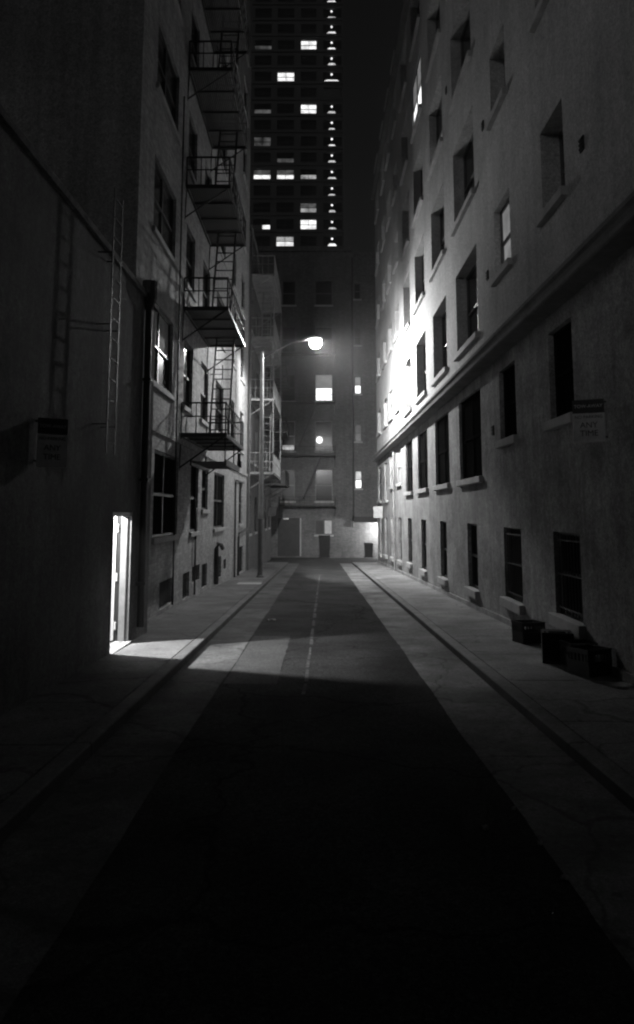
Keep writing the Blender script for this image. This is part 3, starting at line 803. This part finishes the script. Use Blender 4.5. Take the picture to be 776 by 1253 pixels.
# ------------------------------------------------------------------ signs
def text_mesh(body, size, loc, mat, parent, name='lettering', depth=.002):
    cu = bpy.data.curves.new('t', 'FONT'); cu.body = body; cu.size = size; cu.align_x = 'CENTER'; cu.align_y = 'CENTER'; cu.extrude = depth; cu.space_line = .9
    o = bpy.data.objects.new('t', cu); COL.objects.link(o)
    dg = bpy.context.evaluated_depsgraph_get(); me = bpy.data.meshes.new_from_object(o.evaluated_get(dg))
    bpy.data.objects.remove(o); me.materials.clear(); me.materials.append(M[mat])
    t = bpy.data.objects.new(name, me); COL.objects.link(t); t.location = loc; t.rotation_euler = (R(90), 0, 0); t.parent = parent
    return t
def flag_sign(label, w, side, wallx, y, z0, z1, zband, ang=28):
    s = thing('parking_sign', label, 'sign', 'no parking signs')
    s.location = (wallx, y, 0); s.rotation_euler = (0, 0, R(ang)*(1 if side > 0 else -1))
    x0, x1 = (.03, .03+w) if side > 0 else (-.03-w, -.03)
    b = MB(); b.box(x0, x1, 0, .004, z0, zband-.006); b.build('panel', 'sign_white', s, bevel=.0015)
    b = MB(); b.box(x0, x1, 0, .004, zband, z1); b.build('top_panel', 'sign_dark', s, bevel=.0015)
    b = MB()
    for z in (z0+.06, z1-.04):
        b.box(min(x0+.06, -.02), max(x1-.06, .02), .0055, .014, z-.01, z+.01)
    b.build('bracket', 'grey_iron', s)
    xc = (x0+x1)/2
    text_mesh('TOW-AWAY', w*.155, (xc, -.001, (zband+z1)/2), 'sign_white', s)
    h = zband-z0
    text_mesh('NO PARKING', w*.145, (xc, -.001, z0+h*.86), 'sign_dark', s)
    text_mesh('ANY', w*.27, (xc, -.001, z0+h*.58), 'sign_dark', s); text_mesh('TIME', w*.27, (xc, -.001, z0+h*.30), 'sign_dark', s)
    return s
flag_sign('tow-away no parking sign standing out from the right wall above the black crates', .38, -1, XR, 9.05, 2.66, 3.20, 3.03)
flag_sign('tow-away no parking sign standing out from the dark wall left of the roof ladder', .32, 1, XL, 7.7, 2.27, 2.79, 2.62, 38)
for (lab, x0, x1, y, z0, z1, wx) in (('blank white plate sign on the far corner of the plaster building', 3.02, 3.52, 40.8, 1.45, 2.08, XR),
                                     ('small white plate sign on the dark brick building far down the left side', -3.3, -2.82, 49.5, 1.5, 2.12, XLF-.04)):
    s = thing('plate_sign', lab, 'sign')
    b = MB(); b.box(x0, x1, y, y+.01, z0, z1); b.build('panel', 'plate' if x0 > 0 else 'grey_iron', s, bevel=.003)
    b = MB()
    for z in (z0+.1, z1-.1): b.box(min(x0+.05, wx), max(x1-.05, wx), y+.012, y+.03, z-.015, z+.015)
    b.build('bracket', 'grey_iron', s)

# ------------------------------------------------------------------ milk crates
def crate(label, x, y, rz, tilt=0, s=.33, h=.28, mat='plastic2', side=False, dz=0):
    t = thing('milk_crate', label, 'crate', 'crates along the right wall')
    a = s/2; w = .014
    def wall(axis, sgn, b):
        for z0, z1 in ((0,.04),(h*.5-.02,h*.5+.02),(h-.045,h)):
            if axis == 0: b.box(sgn*a-w/2, sgn*a+w/2, -a, a, z0, z1)
            else: b.box(-a+w/2, a-w/2, sgn*a-w/2, sgn*a+w/2, z0, z1)
        if axis == 0: b.box(sgn*a-w/2+.002, sgn*a+w/2-.002, -a, a, .04, h*.5-.02)
        else: b.box(-a+w/2, a-w/2, sgn*a-w/2+.002, sgn*a+w/2-.002, .04, h*.5-.02)
        n = 6
        for i in range(n+1):
            u = -a+2*a*i/n; hw = .026 if i in (0, n) else .016
            u0, u1 = max(-a, u-hw), min(a, u+hw)
            if axis == 1: u0, u1 = max(-a+w/2, u0), min(a-w/2, u1)
            for z0, z1 in ((h*.5+.02,h-.045),):
                if i in (2,3,4) and z0 > h*.5 and axis == 1: continue
                if axis == 0: b.box(sgn*a-w/2, sgn*a+w/2, u0, u1, z0, z1)
                else: b.box(u0, u1, sgn*a-w/2, sgn*a+w/2, z0, z1)
    for axis, sg in ((0,-1),(0,1),(1,-1),(1,1)):
        b = MB(); wall(axis, sg, b); b.build('side', mat, t)
    b = MB()
    n = 7
    for i in range(n):
        u = -a+.02+(2*a-.04)*i/(n-1); b.box(u-.012, u+.012, -a+w, a-w, .002, .014)
    for i in range(n):
        u = -a+.02+(2*a-.04)*i/(n-1); b.box(-a+w, a-w, u-.012, u+.012, .0145, .022)
    b.box(-a+w, a-w, -a+w, a-w, .0225, .026)
    b.build('bottom', mat, t)
    b = MB()
    for sg in (-1, 1):
        b.box(sg*a-.012, sg*a+.012, -a-.012, a+.012, h+.001, h+.014); b.box(-a+.012, a-.012, sg*a-.012, sg*a+.012, h+.001, h+.014)
    b.build('rim', mat, t)
    if side:
        t.rotation_euler = (R(90), 0, rz); t.location = (x, y, gz(y, .11)+a+.012+dz)
    else:
        t.rotation_euler = (-math.atan(G), 0, rz); t.location = (x, y, gz(y, .112)+dz)
    return t
crate('upright black milk crate farthest up the pavement from the camera, under a sill', 3.32, 11.95, R(12), s=.37, h=.31)
crate('black milk crate lying on its side with its open mouth showing', 3.25, 10.35, R(-14), side=True, s=.38, h=.34)
crate('black milk crate close behind the nearest one, pressed against the right wall', 3.38, 9.85, R(6), s=.34, h=.29, mat='plastic')
crate('nearest black milk crate by the right wall, below the no parking sign', 3.32, 9.3, R(24), s=.36, h=.3)
# a pale strip of tape on the nearest crates reads as the bright dashes of the photograph
# ------------------------------------------------------------------ bins at the far end
def bin_(label, x, y, w, d, h):
    t = thing('wheelie_bin', label, 'bin', 'bins at the far end')
    z = gz(y, -.0); b = MB(); k = .82
    b.hexa([(x-w/2*k,y-d/2*k,z+.08),(x+w/2*k,y-d/2*k,z+.08),(x+w/2*k,y+d/2*k,z+.08),(x-w/2*k,y+d/2*k,z+.08),
            (x-w/2,y-d/2,z+h-.08),(x+w/2,y-d/2,z+h-.08),(x+w/2,y+d/2,z+h-.08),(x-w/2,y+d/2,z+h-.08)])
    b.build('body', 'plastic', t, bevel=.02)
    b = MB(); b.hexa([(x-w/2-.03,y-d/2-.04,z+h-.075),(x+w/2+.03,y-d/2-.04,z+h-.075),(x+w/2+.03,y+d/2+.03,z+h-.075),(x-w/2-.03,y+d/2+.03,z+h-.075),
            (x-w/2+.02,y-d/2,z+h-.02),(x+w/2-.02,y-d/2,z+h-.02),(x+w/2-.02,y+d/2,z+h+.02),(x-w/2+.02,y+d/2,z+h+.02)])
    b.build('lid', 'plastic2', t, bevel=.015)
    b = MB(); b.tube([(x-w/2*.9,y+d/2+.08,z+h-.12),(x+w/2*.9,y+d/2+.08,z+h-.12)], .018, 8); b.build('handle', 'plastic', t)
    for sx in (-1, 1):
        b = MB(); b.tube([(x+sx*(w/2*.85),y+d/2*.8,z+.1),(x+sx*(w/2*.85+.05),y+d/2*.8,z+.1)], .1, 14); b.build('wheel', 'rubber', t)
    return t
bin_('tall black wheelie bin under the ground floor window of the grey brick end building', .44, 56.6, .86, .8, 1.68)
bin_('smaller black wheelie bin in the lit corner by the plaster building', 3.78, 56.4, .66, .6, 1.15)

# ------------------------------------------------------------------ small things on the ground
b = MB(); z = gz(25.9, .114); b.box(-2.8, -1.98, 25.5, 26.3, 0, .006)  # pale flat square laid on the pavement
o = tag(b.build('pale_square', surf('pale_square_surface', .5, .5, .2, 5, .2, 60), bevel=.002), 'pale flat square set in the left pavement before the street lamp', 'cover')
o.rotation_euler = (-math.atan(G), 0, 0); o.location = (0, 0, .114+.0)
def scrap(label, x, y, off, s, rz):
    b = MB(); n = 4
    for i in range(n):
        for j in range(n):
            p = lambda a, c: ((a/n-.5)*s, (c/n-.5)*s*.6, .012*math.sin(a*2.1+c*1.3+x*9)+.016)
            b.quad(p(i,j), p(i+1,j), p(i+1,j+1), p(i,j+1))
    o = b.build('paper_scrap', 'paper'); o.location = (x, y, gz(y, off)); o.rotation_euler = (-math.atan(G), 0, rz)
    return tag(o, label, 'litter', 'scraps of paper on the roadway')
scrap('crumpled paper scrap out on the asphalt, apart from the gutter edge', 1.02, 4.77, .011, .035, .4)
scrap('paper scrap at the gutter edge, farthest of the three along it', 1.28, 5.1, .006, .03, .9)
scrap('paper scrap at the gutter edge, middle of the three along it', 1.29, 4.55, .006, .028, -.3)
scrap('paper scrap at the gutter edge, nearest of the three to the camera', 1.29, 4.12, .006, .04, .2)
scrap('flattened white litter lying on the road by the left gutter', -.98, 15.8, .011, .16, .1)
# ------------------------------------------------------------------ thin haze, added for the halo round the lamp
HAZE = True
if HAZE:
    b = MB(); b.box(-45, 45, -55, 215, -8.5, 130)
    m, nt, out = new_mat('halo_haze')
    v = nt.nodes.new('ShaderNodeVolumePrincipled'); v.inputs['Color'].default_value = (.95, .95, .95, 1)
    v.inputs['Density'].default_value = .0011; v.inputs['Anisotropy'].default_value = .3
    nt.links.new(v.outputs[0], out.inputs['Volume'])
    struct(b.build('haze', m), 'stuff')

# ------------------------------------------------------------------ sky, moonlight, camera
w = bpy.data.worlds.new('World'); sc.world = w; w.use_nodes = True
nt = w.node_tree; bg = nt.nodes['Background']
sky = nt.nodes.new('ShaderNodeTexSky'); sky.sky_type = 'NISHITA'; sky.sun_disc = False
SD = Vector((-.50, -.74, .19)).normalized()          # towards the moon
el = math.asin(SD.z); az = math.atan2(SD.x, SD.y)
sky.sun_elevation = el; sky.sun_rotation = az
bw = nt.nodes.new('ShaderNodeRGBToBW'); nt.links.new(sky.outputs[0], bw.inputs[0])
nt.links.new(bw.outputs[0], bg.inputs[0]); bg.inputs[1].default_value = .0022
l = bpy.data.lights.new('moon', 'SUN'); l.energy = .11; l.angle = R(14)
o = bpy.data.objects.new('moon', l); COL.objects.link(o)
o.rotation_euler = (-SD).to_track_quat('-Z', 'Y').to_euler()

cam = bpy.data.cameras.new('camera'); co = bpy.data.objects.new('camera', cam); COL.objects.link(co)
co.location = (0, 0, 1.8); co.rotation_euler = (R(90+7), 0, 0)
cam.sensor_fit = 'AUTO'; cam.sensor_width = 36; cam.lens = 36*900/1253
cam.shift_x = -2/1253; cam.shift_y = -(626.5-515.5)/1253
cam.clip_start = .05; cam.clip_end = 2000
sc.camera = co
sc.view_settings.view_transform = 'Standard'; sc.view_settings.look = 'None'
sc.view_settings.exposure = 0; sc.view_settings.gamma = 1; sc.view_settings.use_curve_mapping = False
sc.render.engine = 'CYCLES'
sc.cycles.max_bounces = 6; sc.cycles.diffuse_bounces = 2; sc.cycles.volume_bounces = 0
sc.cycles.sample_clamp_indirect = 2.0
sc.cycles.filter_width = 2.2
sc.cycles.use_denoising = True
